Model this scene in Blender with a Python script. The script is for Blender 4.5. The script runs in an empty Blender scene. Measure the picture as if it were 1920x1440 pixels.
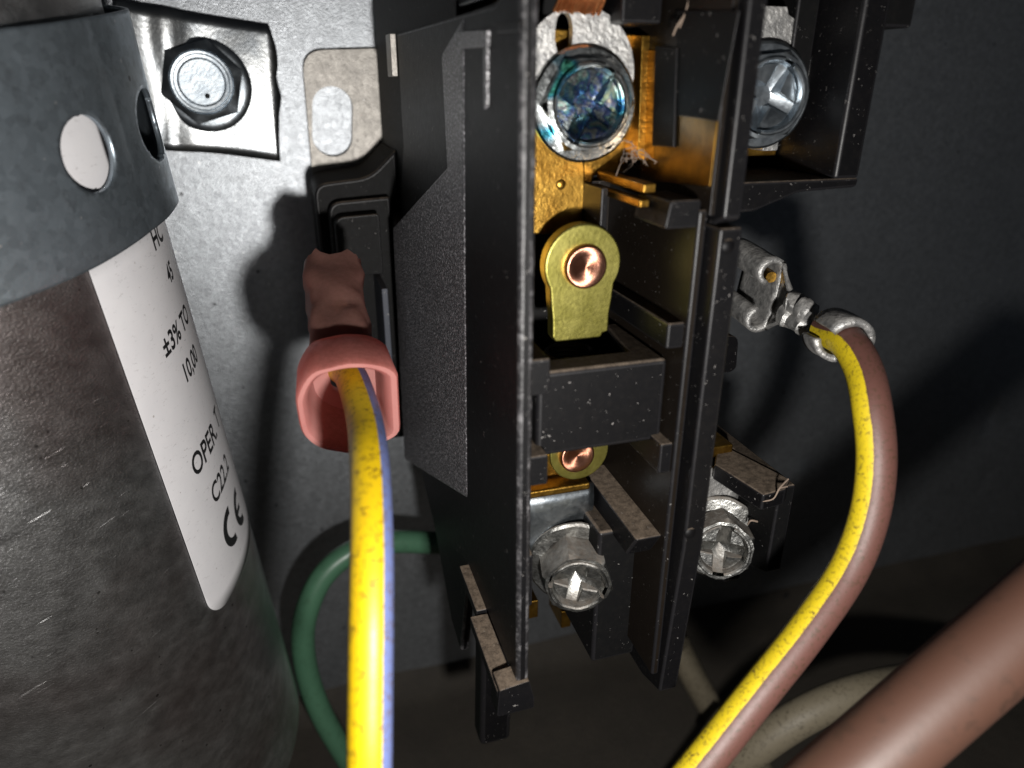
import bpy, bmesh, math, random
from mathutils import Vector, Matrix, noise
from mathutils.geometry import tessellate_polygon

random.seed(7)
S = 0.0014                       # metres per working unit; all sizes below are in working units
scene = bpy.context.scene

# ---------------------------------------------------------------- camera
# world: X right along the back panel, Z up, -Y out of the panel. "h" is the height above the panel.
F = 1334.0
def _n(v): return v / v.length
AX_N = _n(Vector((520 - 960, 155 - 720, F)))                 # into the panel, in lens axes
AX_D = Vector((952 - 960, 3877 - 720, F)); AX_D = _n(AX_D - AX_N * AX_D.dot(AX_N))
AX_X = _n(AX_D.cross(AX_N))
DIST = 100.0
cam_d = bpy.data.cameras.new('camera'); cam = bpy.data.objects.new('camera', cam_d)
scene.collection.objects.link(cam); scene.camera = cam
right = Vector((AX_X[0], AX_N[0], -AX_D[0])); up = -Vector((AX_X[1], AX_N[1], -AX_D[1])); back = -Vector((AX_X[2], AX_N[2], -AX_D[2]))
mw = Matrix((right, up, back)).transposed().to_4x4(); mw.translation = Vector((0, -DIST * S, 0))
cam.matrix_world = mw
cam_d.sensor_width = 36.0; cam_d.lens = F / 1920 * 36.0
cam_d.clip_start = 0.002; cam_d.clip_end = 20
cam_d.dof.use_dof = True; cam_d.dof.focus_distance = 62 * S; cam_d.dof.aperture_fstop = 24.0

# ---------------------------------------------------------------- world, phone torch, exposure
world = bpy.data.worlds.new('World'); scene.world = world; world.use_nodes = True
wb = world.node_tree.nodes['Background']; wb.inputs[0].default_value = (0.75, 0.85, 1.0, 1); wb.inputs[1].default_value = 0.014
ld = bpy.data.lights.new('phone_torch', 'POINT'); ld.energy = 0.56; ld.shadow_soft_size = 1.7 * S; ld.color = (1.0, 0.97, 0.93)
torch = bpy.data.objects.new('phone_torch', ld); scene.collection.objects.link(torch)
torch.location = cam.matrix_world.translation + (-up * 17.5 + right * 9.3) * S
scene.view_settings.view_transform = 'Standard'; scene.view_settings.look = 'None'
scene.view_settings.exposure = 0.0; scene.view_settings.gamma = 1.0
scene.cycles.use_denoising = True
scene.cycles.max_bounces = 6
scene.cycles.caustics_reflective = False; scene.cycles.caustics_refractive = False

# ---------------------------------------------------------------- placing helpers
def at(px, py, h):
    r = Vector((px - 960, py - 720, F)); p = r * ((DIST - h) / r.dot(AX_N))
    return Vector((p.dot(AX_X), h, -p.dot(AX_D)))
def onX(px, py, X):
    r = Vector((px - 960, py - 720, F)); p = r * (X / r.dot(AX_X))
    return Vector((X, DIST - p.dot(AX_N), -p.dot(AX_D)))
def onZ(px, py, Z):
    r = Vector((px - 960, py - 720, F)); p = r * (-Z / r.dot(AX_D))
    return Vector((p.dot(AX_X), DIST - p.dot(AX_N), Z))
def W(v): return Vector((v[0], -v[1], v[2]))      # (X,h,Z) -> Blender axes, still in working units

# ---------------------------------------------------------------- mesh builder
class MB:
    def __init__(s): s.v = []; s.f = []; s.uv = {}; s.mi = {}
    def add(s, vs, fs):
        o = len(s.v); s.v += [Vector(v) for v in vs]; s.f += [tuple(i + o for i in f) for f in fs]; return o
    def prism(s, poly, fn0, fn1, holes=()):
        loops = [list(poly)] + [list(h) for h in holes]
        flat = [p for l in loops for p in l]; n = len(flat)
        tris = tessellate_polygon([[Vector((p[0], p[1], 0)) for p in l] for l in loops])
        vs = [W(fn0(*p)) for p in flat] + [W(fn1(*p)) for p in flat]
        fs = []
        if not holes: fs += [tuple(range(n)), tuple(range(2 * n - 1, n - 1, -1))]
        else:
            for t in tris: fs += [tuple(t), tuple(i + n for i in reversed(t))]
        o = 0
        for l in loops:
            m = len(l)
            for i in range(m):
                a, b = o + i, o + (i + 1) % m
                fs.append((a, b, b + n, a + n))
            o += m
        s.add(vs, fs); return s
    def ph(s, poly, h0, h1, holes=()): return s.prism(poly, lambda a, b: (a, h0, b), lambda a, b: (a, h1, b), holes)   # (X,Z) outline
    def pX(s, poly, x0, x1): return s.prism(poly, lambda a, b: (x0, a, b), lambda a, b: (x1, a, b))                     # (h,Z) outline
    def pZ(s, poly, z0, z1): return s.prism(poly, lambda a, b: (a, b, z0), lambda a, b: (a, b, z1))                     # (X,h) outline
    def box(s, x0, x1, h0, h1, z0, z1): return s.ph([(x0, z0), (x1, z0), (x1, z1), (x0, z1)], h0, h1)
    def lathe(s, prof, n=32, M=Matrix(), a0=0.0, a1=2 * math.pi, capends=False):
        full = abs(a1 - a0 - 2 * math.pi) < 1e-6; k = n if full else n + 1
        vs = []; 
        for r, z in prof:
            for i in range(k):
                a = a0 + (a1 - a0) * i / n
                vs.append(M @ Vector((r * math.cos(a), r * math.sin(a), z)))
        fs = []
        for j in range(len(prof) - 1):
            for i in range(n):
                i2 = (i + 1) % k
                fs.append((j * k + i, j * k + i2, (j + 1) * k + i2, (j + 1) * k + i))
        if not full and capends:
            fs.append(tuple(j * k for j in range(len(prof)))); fs.append(tuple(j * k + k - 1 for j in reversed(range(len(prof)))))
        s.add(vs, fs); return s
    def tube(s, pts, rad, n=16, ref=None, caps=True, uv=True):
        pts = [Vector(p) for p in pts]; N = len(pts); L = 0.0; base = len(s.v); rows = []
        lastb = None
        for i, p in enumerate(pts):
            t = (pts[min(i + 1, N - 1)] - pts[max(i - 1, 0)]).normalized()
            if i: L += (p - pts[i - 1]).length
            if ref is not None: b = (ref - p)
            else: b = lastb if lastb is not None else (Vector((0.3, -0.8, 0.5)))
            b = (b - t * b.dot(t)).normalized(); lastb = b; c = t.cross(b)
            r = rad[i] if isinstance(rad, (list, tuple)) else rad
            rows.append(L)
            for k in range(n):
                a = 2 * math.pi * k / n
                s.v.append(p + b * (r * math.cos(a)) + c * (r * math.sin(a)))
        for i in range(N - 1):
            for k in range(n):
                k2 = (k + 1) % n
                fi = len(s.f)
                s.f.append((base + i * n + k, base + i * n + k2, base + (i + 1) * n + k2, base + (i + 1) * n + k))
                if uv: s.uv[fi] = [(k / n, rows[i]), ((k + 1) / n, rows[i]), ((k + 1) / n, rows[i + 1]), (k / n, rows[i + 1])]
        if caps:
            s.f.append(tuple(base + k for k in reversed(range(n)))); s.f.append(tuple(base + (N - 1) * n + k for k in range(n)))
        return s
    def sheet(s, grid):                     # grid of points -> surface (use with solidify)
        R, Cn = len(grid), len(grid[0]); base = len(s.v)
        for row in grid: s.v += [Vector(p) for p in row]
        for i in range(R - 1):
            for j in range(Cn - 1):
                s.f.append((base + i * Cn + j, base + i * Cn + j + 1, base + (i + 1) * Cn + j + 1, base + (i + 1) * Cn + j))
        return s
    def mesh(s, name, local=False, smooth=None):
        if local: c = Vector((0, 0, 0))
        else:
            lo = Vector(min(v[i] for v in s.v) for i in range(3)); hi = Vector(max(v[i] for v in s.v) for i in range(3)); c = (lo + hi) / 2
        me = bpy.data.meshes.new(name)
        me.from_pydata([(v - c) * S for v in s.v], [], s.f)
        if s.uv:
            ul = me.uv_layers.new(name='UVMap')
            for fi, p in enumerate(me.polygons):
                if fi in s.uv:
                    for li, q in zip(p.loop_indices, s.uv[fi]): ul.data[li].uv = q
        bm = bmesh.new(); bm.from_mesh(me); bmesh.ops.recalc_face_normals(bm, faces=bm.faces); bm.to_mesh(me); bm.free()
        if smooth is not None:
            me.polygons.foreach_set('use_smooth', [True] * len(me.polygons))
            me.set_sharp_from_angle(angle=math.radians(smooth))
        return me, Matrix.Translation(c * S)

WM = {}
def link(name, me, mat, parent=None, M=Matrix()):
    o = bpy.data.objects.new(name, me); scene.collection.objects.link(o)
    if mat is not None and len(me.materials) == 0: me.materials.append(mat)
    if parent is not None:
        o.parent = parent; o.matrix_parent_inverse = WM[parent.name].inverted()
    o.matrix_basis = M; WM[o.name] = M.copy(); return o
def build(mb, name, mat, parent=None, bevel=0.0, smooth=None, solid=0.0, seg=2, off=0.0, edge=None):
    me, M = mb.mesh(name, smooth=smooth)
    o = link(name, me, mat, parent, M)
    if solid:
        m = o.modifiers.new('thick', 'SOLIDIFY'); m.thickness = solid * S; m.offset = off
    if bevel:
        me.polygons.foreach_set('use_smooth', [True] * len(me.polygons))
        m = o.modifiers.new('bevel', 'BEVEL'); m.width = bevel * S; m.segments = seg; m.limit_method = 'ANGLE'; m.angle_limit = math.radians(35); m.harden_normals = True
        if mat in WORN: me.materials.append(edge or M_edge); m.material = 1
    return o
def thing(name, loc, label, cat, group=None):
    o = bpy.data.objects.new(name, None); scene.collection.objects.link(o); o.empty_display_size = 0.005
    o.location = W(loc) * S; WM[o.name] = Matrix.Translation(o.location)
    return tag(o, label, cat, group)
def tag(o, label, cat=None, group=None):
    o['label'] = label
    if cat: o['category'] = cat
    if group: o['group'] = group
    return o
def smooth_path(P, k=8):
    P = [Vector(p) for p in P]; out = []
    for i in range(len(P) - 1):
        p0 = P[max(i - 1, 0)]; p1 = P[i]; p2 = P[i + 1]; p3 = P[min(i + 2, len(P) - 1)]
        for j in range(k):
            t = j / k
            out.append(0.5 * ((2 * p1) + (p2 - p0) * t + (2 * p0 - 5 * p1 + 4 * p2 - p3) * t * t + (3 * p1 - p0 - 3 * p2 + p3) * t ** 3))
    out.append(P[-1]); return out
def rounded(poly, r, seg=5):
    out = []; n = len(poly)
    for i in range(n):
        p0 = Vector(poly[i - 1]); p1 = Vector(poly[i]); p2 = Vector(poly[(i + 1) % n])
        rr = r[i] if isinstance(r, (list, tuple)) else r
        if rr <= 0: out.append(tuple(p1)); continue
        a = (p0 - p1).normalized(); b = (p2 - p1).normalized()
        rr = min(rr, (p0 - p1).length * .49, (p2 - p1).length * .49)
        A = p1 + a * rr; B = p1 + b * rr
        for k in range(seg + 1):
            t = k / seg; out.append(tuple(A * (1 - t) ** 2 + p1 * 2 * t * (1 - t) + B * t * t))
    return out
CAMP = Vector((0, -DIST, 0))

# ---------------------------------------------------------------- materials
def new_mat(name):
    m = bpy.data.materials.new(name); m.use_nodes = True
    nt = m.node_tree; b = nt.nodes['Principled BSDF']; return m, nt, b
def N(nt, t, **kw):
    n = nt.nodes.new(t)
    for k, v in kw.items():
        if hasattr(n, k): setattr(n, k, v)
        else: n.inputs[k].default_value = v
    return n
def math_n(nt, op, a, b=None, clamp=False):
    n = nt.nodes.new('ShaderNodeMath'); n.operation = op; n.use_clamp = clamp
    for i, q in enumerate((a, b)):
        if q is None: continue
        if isinstance(q, (int, float)): n.inputs[i].default_value = q
        else: nt.links.new(q, n.inputs[i])
    return n.outputs[0]
def mix_c(nt, fac, a, b):
    n = nt.nodes.new('ShaderNodeMix'); n.data_type = 'RGBA'
    for i, q in ((0, fac), (6, a), (7, b)):
        if isinstance(q, (int, float)): n.inputs[i].default_value = q
        elif isinstance(q, tuple): n.inputs[i].default_value = (*q, 1)
        else: nt.links.new(q, n.inputs[i])
    return n.outputs[2]
def ramp(nt, fac, stops):
    n = nt.nodes.new('ShaderNodeValToRGB'); e = n.color_ramp.elements
    while len(e) < len(stops): e.new(0.5)
    for x, (p, c) in zip(e, stops): x.position = p; x.color = (*c, 1) if len(c) == 3 else c
    nt.links.new(fac, n.inputs[0]); return n.outputs[0]
def g(v): return (v, v, v)
def coords(nt, scale=(1, 1, 1), uv=False):
    tc = N(nt, 'ShaderNodeTexCoord'); mp = N(nt, 'ShaderNodeMapping')
    k = 1.0 if uv else 1.0 / S
    mp.inputs['Scale'].default_value = tuple(k * q for q in scale)
    nt.links.new(tc.outputs['UV' if uv else 'Object'], mp.inputs['Vector']); return mp.outputs[0]
def noise_n(nt, vec, scale, detail=4, rough=.55, dist=0):
    n = N(nt, 'ShaderNodeTexNoise'); n.inputs['Scale'].default_value = scale; n.inputs['Detail'].default_value = detail
    n.inputs['Roughness'].default_value = rough; n.inputs['Distortion'].default_value = dist
    nt.links.new(vec, n.inputs['Vector']); return n.outputs[0]
def specks(nt, vec, scale, dens, size):
    v = N(nt, 'ShaderNodeTexVoronoi'); v.inputs['Scale'].default_value = scale; nt.links.new(vec, v.inputs['Vector'])
    sep = N(nt, 'ShaderNodeSeparateColor'); nt.links.new(v.outputs['Color'], sep.inputs[0])
    on = math_n(nt, 'GREATER_THAN', sep.outputs[0], 1 - dens)
    sz = math_n(nt, 'MULTIPLY', sep.outputs[1], size)
    d = math_n(nt, 'LESS_THAN', v.outputs['Distance'], sz)
    return math_n(nt, 'MULTIPLY', on, d)
def bump(nt, b, hgt, strength, dist):
    n = N(nt, 'ShaderNodeBump'); n.inputs['Strength'].default_value = strength; n.inputs['Distance'].default_value = dist * S
    nt.links.new(hgt, n.inputs['Height']); nt.links.new(n.outputs[0], b.inputs['Normal'])

def metal(name, c1, c2, rough=.3, rv=.15, vs=.5, bs=3.0, bst=.25, metallic=1.0, stretch=(1, 1, 1), dust=0.0, dustc=(.10, .075, .05)):
    m, nt, b = new_mat(name); v = coords(nt, stretch)
    n1 = noise_n(nt, v, vs, 6, .62, .3); n2 = noise_n(nt, v, bs, 5, .6)
    col = mix_c(nt, ramp(nt, n1, [(.32, g(0)), (.68, g(1))]), c1, c2)
    rg = math_n(nt, 'ADD', math_n(nt, 'MULTIPLY', n2, rv * 2), rough - rv)
    met = metallic
    if dust:
        ge = N(nt, 'ShaderNodeNewGeometry'); sx = N(nt, 'ShaderNodeSeparateXYZ'); nt.links.new(ge.outputs['Normal'], sx.inputs[0])
        up_ = ramp(nt, sx.outputs[2], [(.45, g(0)), (.8, g(1))]); n3 = noise_n(nt, v, 2.2, 6, .7)
        f = math_n(nt, 'MULTIPLY', math_n(nt, 'MULTIPLY', up_, dust), ramp(nt, n3, [(.25, g(.35)), (.6, g(1))]), True)
        col = mix_c(nt, f, col, dustc)
        rg = math_n(nt, 'ADD', rg, math_n(nt, 'MULTIPLY', f, .5), True)
        met = math_n(nt, 'SUBTRACT', metallic, f, True); nt.links.new(met, b.inputs['Metallic'])
    else: b.inputs['Metallic'].default_value = metallic
    nt.links.new(col, b.inputs['Base Color']); nt.links.new(rg, b.inputs['Roughness'])
    bump(nt, b, n2, bst, .15); return m

def plastic(name, c, rough=.45, tex=0.0, dust=.75, sp=.35, spl=.28, grain=0, dustc=(.15, .115, .085), texs=5.0, spc=(.42, .40, .38)):
    m, nt, b = new_mat(name); v = coords(nt)
    n1 = noise_n(nt, v, .35, 5, .6); n2 = noise_n(nt, v, texs, 2, .5); n3 = noise_n(nt, v, 1.6, 5, .72)
    col = mix_c(nt, n1, tuple(q * .75 for q in c), tuple(q * 1.25 for q in c))
    ge = N(nt, 'ShaderNodeNewGeometry'); sx = N(nt, 'ShaderNodeSeparateXYZ'); nt.links.new(ge.outputs['Normal'], sx.inputs[0])
    upw = ramp(nt, sx.outputs[2], [(.5, g(0)), (.85, g(1))])
    f = math_n(nt, 'MULTIPLY', math_n(nt, 'MULTIPLY', upw, dust), ramp(nt, n3, [(.3, g(.3)), (.58, g(1))]), True)
    film = math_n(nt, 'MULTIPLY', ramp(nt, n3, [(.5, g(0)), (.8, g(1))]), .012)
    f = math_n(nt, 'MAXIMUM', f, film)
    grit = mix_c(nt, noise_n(nt, v, 9, 2), tuple(q * .45 for q in dustc), tuple(q * 1.8 for q in dustc))
    col = mix_c(nt, f, col, grit)
    vd = N(nt, 'ShaderNodeVectorMath'); vd.operation = 'ADD'; nd = N(nt, 'ShaderNodeTexNoise'); nd.inputs['Scale'].default_value = 3.0; nt.links.new(v, nd.inputs['Vector']); nt.links.new(v, vd.inputs[0]); nt.links.new(nd.outputs[1], vd.inputs[1])
    s1 = specks(nt, vd.outputs[0], 2.1, sp, .2); s2 = specks(nt, vd.outputs[0], 5.0, sp * .9, .22)
    sm = math_n(nt, 'MULTIPLY', math_n(nt, 'MAXIMUM', s1, s2), .4)
    col = mix_c(nt, sm, col, spc)
    if grain:
        gr = noise_n(nt, v, 5.2 if grain == 1 else 1.3, 1 if grain == 1 else 5, .5 if grain == 1 else .75)
        col = mix_c(nt, ramp(nt, gr, [(.5, g(0)), (.72, g(1))]), mix_c(nt, .6, col, (0, 0, 0)), (.36, .35, .37) if grain == 1 else (.15, .145, .15))
    rg = math_n(nt, 'ADD', rough - .08, math_n(nt, 'MULTIPLY', n3, .16))
    rg = math_n(nt, 'ADD', rg, math_n(nt, 'MULTIPLY', f, .45), True)
    nt.links.new(col, b.inputs['Base Color']); nt.links.new(rg, b.inputs['Roughness'])
    b.inputs['Specular IOR Level'].default_value = spl
    if tex: bump(nt, b, n2, tex, .12)
    else: bump(nt, b, n3, .06, .2)
    return m

def wire_mat(name, c1, c2, lo, hi, rough=.35, dirt=.5, dirtc=(.03, .025, .015), dsc=(6, .9)):
    m, nt, b = new_mat(name)
    tc = N(nt, 'ShaderNodeTexCoord'); sx = N(nt, 'ShaderNodeSeparateXYZ'); nt.links.new(tc.outputs['UV'], sx.inputs[0])
    v = coords(nt); ed = noise_n(nt, v, 1.2, 4)
    u = math_n(nt, 'ADD', sx.outputs[0], math_n(nt, 'MULTIPLY', math_n(nt, 'SUBTRACT', ed, .5), .012))
    inn = math_n(nt, 'MULTIPLY', math_n(nt, 'GREATER_THAN', u, lo), math_n(nt, 'LESS_THAN', u, hi))
    col = mix_c(nt, inn, c1, c2)
    n1 = noise_n(nt, v, dsc[0] * .35, 6, .75); n2 = noise_n(nt, v, dsc[1] * .5, 3)
    d = math_n(nt, 'MULTIPLY', ramp(nt, n1, [(.52, g(0)), (.60, g(1))]), math_n(nt, 'MULTIPLY', ramp(nt, n2, [(.3, g(.15)), (.7, g(1))]), dirt))
    col = mix_c(nt, d, col, dirtc)
    nt.links.new(col, b.inputs['Base Color'])
    rg = math_n(nt, 'ADD', rough, math_n(nt, 'MULTIPLY', n1, .15)); nt.links.new(rg, b.inputs['Roughness'])
    bump(nt, b, n1, .12, .15); return m

# galvanised sheet of the cabinet
def galv(name, base, rough, tint=(1, 1, 1), dirty=0.0, bst=.5):
    m, nt, b = new_mat(name); v = coords(nt)
    vo = N(nt, 'ShaderNodeTexVoronoi'); vo.inputs['Scale'].default_value = 1.7; nt.links.new(v, vo.inputs['Vector'])
    sep = N(nt, 'ShaderNodeSeparateColor'); nt.links.new(vo.outputs['Color'], sep.inputs[0])
    n1 = noise_n(nt, v, .12, 5, .6); n2 = noise_n(nt, v, 3.6, 4, .7); n3 = noise_n(nt, v, .9, 7, .75)
    val = math_n(nt, 'ADD', math_n(nt, 'MULTIPLY', sep.outputs[0], .32), math_n(nt, 'MULTIPLY', n1, .35))
    c0 = mix_c(nt, val, tuple(base * .72 * t for t in tint), tuple(base * 1.35 * t for t in tint))
    col = mix_c(nt, math_n(nt, 'MULTIPLY', ramp(nt, n3, [(.52, g(0)), (.75, g(1))]), .35 + dirty), c0, (.10, .10, .10))
    col = mix_c(nt, math_n(nt, 'MULTIPLY', specks(nt, v, .5, .25, .13), .7), col, (.04, .04, .04))
    col = mix_c(nt, math_n(nt, 'MULTIPLY', specks(nt, v, 1.1, .12, .16), .6), col, (.75, .75, .75))
    rg = math_n(nt, 'ADD', math_n(nt, 'MULTIPLY', sep.outputs[1], .07), math_n(nt, 'ADD', rough - .06, math_n(nt, 'MULTIPLY', n3, .10)))
    b.inputs['Metallic'].default_value = .86
    nt.links.new(col, b.inputs['Base Color']); nt.links.new(rg, b.inputs['Roughness'])
    bump(nt, b, n2, bst, .12); return m

M_wall = galv('galvanised_panel', .43, .365, (.95, 1.0, 1.06))
M_plate = galv('galvanised_bracket', .33, .43, (1.06, 1.0, .92))
M_strap = galv('zinc_strap', .42, .33, (.84, .98, 1.10), .2, .10)
def can_steel():
    m, nt, b = new_mat('capacitor_steel')
    def rotated(sc, ang):
        tc = N(nt, 'ShaderNodeTexCoord'); mp = N(nt, 'ShaderNodeMapping'); mp.inputs['Rotation'].default_value = (0, math.radians(ang), 0)
        nt.links.new(tc.outputs['Object'], mp.inputs['Vector']); m2 = N(nt, 'ShaderNodeMapping'); m2.inputs['Scale'].default_value = tuple(q / S for q in sc)
        nt.links.new(mp.outputs[0], m2.inputs['Vector']); return m2.outputs[0]
    v = coords(nt); fine = noise_n(nt, rotated((1.3, 1.3, 2.4), -22), 3.2, 3, .65); mid = noise_n(nt, rotated((.5, .5, .8), -16), .9, 6, .7); low = noise_n(nt, v, .07, 3, .5)
    scr = ramp(nt, noise_n(nt, rotated((.16, .16, 4.0), 14), 1.5, 2, .5), [(.72, g(0)), (.77, g(1))])
    pit = specks(nt, v, 1.3, .12, .2)
    col = mix_c(nt, ramp(nt, mid, [(.3, g(0)), (.7, g(1))]), (.50, .50, .505), (.70, .70, .70))
    col = mix_c(nt, ramp(nt, low, [(.44, g(0)), (.62, g(.5))]), col, (.30, .21, .20))  # reddish brown tint paints a warm reflection into the steel colour
    col = mix_c(nt, math_n(nt, 'MULTIPLY', scr, .4), col, (.8, .8, .78)); col = mix_c(nt, math_n(nt, 'MULTIPLY', pit, .7), col, (.06, .055, .05))
    nt.links.new(col, b.inputs['Base Color']); b.inputs['Metallic'].default_value = 1.0
    nt.links.new(math_n(nt, 'ADD', math_n(nt, 'MULTIPLY', mid, .20), .29), b.inputs['Roughness'])
    bump(nt, b, math_n(nt, 'ADD', fine, math_n(nt, 'MULTIPLY', scr, .3)), .55, .14); return m
M_can = can_steel()
M_tab = metal('bright_zinc_tab', (.26, .28, .30), (.44, .45, .45), .32, .07, .22, 2.4, .2)
M_zinc = metal('zinc_screw', (.30, .34, .38), (.50, .54, .57), .34, .1, .6, 2.5, .12)
M_tin = metal('tinned_terminal', (.22, .22, .22), (.60, .59, .57), .48, .14, 1.4, 3.4, .7, metallic=.8, dust=.3)
M_dustyzinc = metal('dusty_zinc_screw', (.16, .16, .155), (.44, .44, .42), .34, .12, .9, 2.6, .4, dust=.8, dustc=(.13, .10, .075))
M_brass = metal('aged_brass', (.20, .10, .016), (.42, .245, .048), .35, .12, .45, 2.8, .3)
M_brasscontact = metal('olive_brass_contact', (.23, .21, .045), (.42, .38, .11), .38, .07, .5, 4.0, .12, dust=.15)
M_copper = metal('copper_rivet', (.55, .22, .13), (.72, .36, .25), .36, .08, 1.2, 5.0, .12)
_t = M_copper.node_tree; _g = _t.nodes.new('ShaderNodeTangent'); _g.direction_type = 'RADIAL'; _g.axis = 'Z'
_b = _t.nodes['Principled BSDF']; _b.inputs['Anisotropic'].default_value = .85; _t.links.new(_g.outputs[0], _b.inputs['Tangent'])
M_strand = metal('copper_strand', (.45, .16, .06), (.70, .30, .12), .35, .1, 1.5, 4, .2)
M_black = plastic('black_housing_plastic', (.0027, .0026, .0031), .50, 0, .9, .16, spl=.15)
M_glossblack = plastic('gloss_black_plastic', (.0075, .0056, .0042), .40, 0, .9, .14, spl=.13)
M_texblack = plastic('textured_black_plastic', (.14, .135, .145), .40, 1.0, .5, .06, spl=.8, texs=4.6, grain=1)  # lightened base and pale grain paint in the glitter of the moulded texture
M_deep = plastic('deep_black_plastic', (.0024, .0024, .0026), .62, 0, .4, .1, spl=.15)
M_greyplastic = plastic('worn_grey_plastic', (.05, .055, .07), .5, 0, .3, .3)
M_spring = metal('dark_spring', (.05, .05, .05), (.1, .1, .1), .35)

M_edge = plastic('rubbed_plastic_edge', (.0075, .0072, .0082), .42, 0, .8, .12, spl=.32)
M_edge2 = plastic('worn_plastic_edge', (.030, .029, .032), .46, .5, .6, .3, spl=.5, grain=.5, texs=3.0)
WORN = (M_black, M_glossblack, M_deep)

def iridescent():
    m, nt, b = new_mat('blue_passivated_zinc'); v = coords(nt)
    n1 = noise_n(nt, v, .55, 4, .6, 1.2); n2 = noise_n(nt, v, 2.2, 5, .7); n4 = noise_n(nt, v, .3, 2)
    col = ramp(nt, n1, [(.28, (.46, .50, .48)), (.41, (.42, .48, .49)), (.47, (.10, .14, .40)), (.51, (.12, .30, .46)), (.56, (.30, .52, .46)), (.62, (.50, .52, .49)), (.76, (.24, .22, .42))])
    sx = N(nt, 'ShaderNodeSeparateXYZ'); nt.links.new(v, sx.inputs[0])
    rad = math_n(nt, 'SQRT', math_n(nt, 'ADD', math_n(nt, 'POWER', sx.outputs[0], 2.0), math_n(nt, 'POWER', sx.outputs[1], 2.0)))
    outer = ramp(nt, math_n(nt, 'MULTIPLY', rad, .2), [(.43, g(0)), (.46, g(1))])
    tint = ramp(nt, n4, [(.40, (.44, .46, .46)), (.58, (.48, .50, .50)), (.66, (.05, .28, .40)), (.72, (.10, .45, .32))])
    col = mix_c(nt, outer, col, tint)
    nt.links.new(col, b.inputs['Base Color']); b.inputs['Metallic'].default_value = 1.0
    nt.links.new(math_n(nt, 'ADD', math_n(nt, 'MULTIPLY', n2, .22), .12), b.inputs['Roughness'])
    bump(nt, b, noise_n(nt, v, 2.2, 3, .6), .3, .14); return m
M_irid = iridescent()
M_brass_reflection = metal('painted_brass_reflection', (.05, .028, .008), (.20, .11, .02), .34, .1, .35, 1.6, .08)  # colour painted in for brass mirrored by the glossy inner wall

def paper():
    m, nt, b = new_mat('white_label_film'); v = coords(nt)
    n1 = noise_n(nt, v, .3, 5, .6); sc = noise_n(nt, coords(nt, (1, 1, 3.2)), 1.1, 6, .8)
    col = mix_c(nt, n1, (.60, .59, .61), (.72, .71, .72))
    col = mix_c(nt, math_n(nt, 'MULTIPLY', ramp(nt, sc, [(.59, g(0)), (.68, g(1))]), .5), col, (.12, .11, .10))
    col = mix_c(nt, math_n(nt, 'MULTIPLY', specks(nt, v, 1.6, .06, .16), .6), col, (.2, .17, .14))
    nt.links.new(col, b.inputs['Base Color']); b.inputs['Roughness'].default_value = .42; return m
M_paper = paper()
m, nt, b = new_mat('black_ink'); b.inputs['Base Color'].default_value = (.012, .012, .013, 1); b.inputs['Roughness'].default_value = .5; M_ink = m

def vinyl(name, ca, cb, dustc, tw=.25):
    m, nt, b = new_mat(name); v = coords(nt)
    n1 = noise_n(nt, v, .5, 5, .65); n3 = noise_n(nt, v, 2.2, 6, .75)
    col = mix_c(nt, n1, ca, cb)
    ge = N(nt, 'ShaderNodeNewGeometry'); sx = N(nt, 'ShaderNodeSeparateXYZ'); nt.links.new(ge.outputs['Normal'], sx.inputs[0])
    f = math_n(nt, 'MULTIPLY', ramp(nt, sx.outputs[2], [(.3, g(0)), (.9, g(.6))]), ramp(nt, n3, [(.3, g(.3)), (.6, g(1))]), True)
    col = mix_c(nt, f, col, dustc)
    col = mix_c(nt, math_n(nt, 'MULTIPLY', specks(nt, v, 2.2, .3, .14), .5), col, (.6, .4, .35))
    nt.links.new(col, b.inputs['Base Color']); b.inputs['Roughness'].default_value = .24
    b.inputs['Transmission Weight'].default_value = tw; b.inputs['IOR'].default_value = 1.3
    bump(nt, b, n3, .15, .2)
    tr = N(nt, 'ShaderNodeBsdfTranslucent'); nt.links.new(col, tr.inputs[0]); mx = N(nt, 'ShaderNodeMixShader'); mx.inputs[0].default_value = .55
    nt.links.new(b.outputs[0], mx.inputs[1]); nt.links.new(tr.outputs[0], mx.inputs[2]); nt.links.new(mx.outputs[0], nt.nodes['Material Output'].inputs[0]); return m
M_vinyl = vinyl('translucent_red_vinyl', (.74, .31, .28), (.90, .48, .44), (.42, .18, .14))
M_vinyl2 = vinyl('grimy_red_vinyl', (.40, .19, .16), (.66, .36, .31), (.30, .17, .13), .5)
M_ywire = wire_mat('yellow_wire_insulation', (.58, .385, .005), (.12, .15, .32), .72, .908, .36, .95, (.10, .055, .008), (6, .9))
M_bwire = wire_mat('brown_wire_yellow_stripe', (.090, .038, .030), (.50, .375, .008), .02, .52, .46, .95, (.04, .024, .01), (10, 2))
M_brown = wire_mat('brown_wire', (.062, .029, .019), (.075, .035, .023), .3, .5, .46, .6, (.030, .016, .010), (1.1, .35))
M_green = wire_mat('green_wire', (.062, .15, .090), (.075, .17, .105), .3, .5, .3, .35, (.02, .04, .02), (3, .5))
M_tan = wire_mat('dirty_tan_cable', (.17, .145, .10), (.19, .16, .11), .3, .5, .5, .8, (.05, .04, .025), (5, .5))
def dirtfloor():
    m, nt, b = new_mat('dirty_cabinet_floor'); v = coords(nt)
    n1 = noise_n(nt, v, .12, 7, .7); n2 = noise_n(nt, v, 1.2, 7, .75)
    col = mix_c(nt, n1, (.015, .013, .010), (.060, .050, .038)); col = mix_c(nt, ramp(nt, n2, [(.5, g(0)), (.7, g(.8))]), col, (.03, .025, .02))
    nt.links.new(col, b.inputs['Base Color']); b.inputs['Roughness'].default_value = .75; bump(nt, b, n2, .5, .4); return m
M_floor = dirtfloor()
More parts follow.
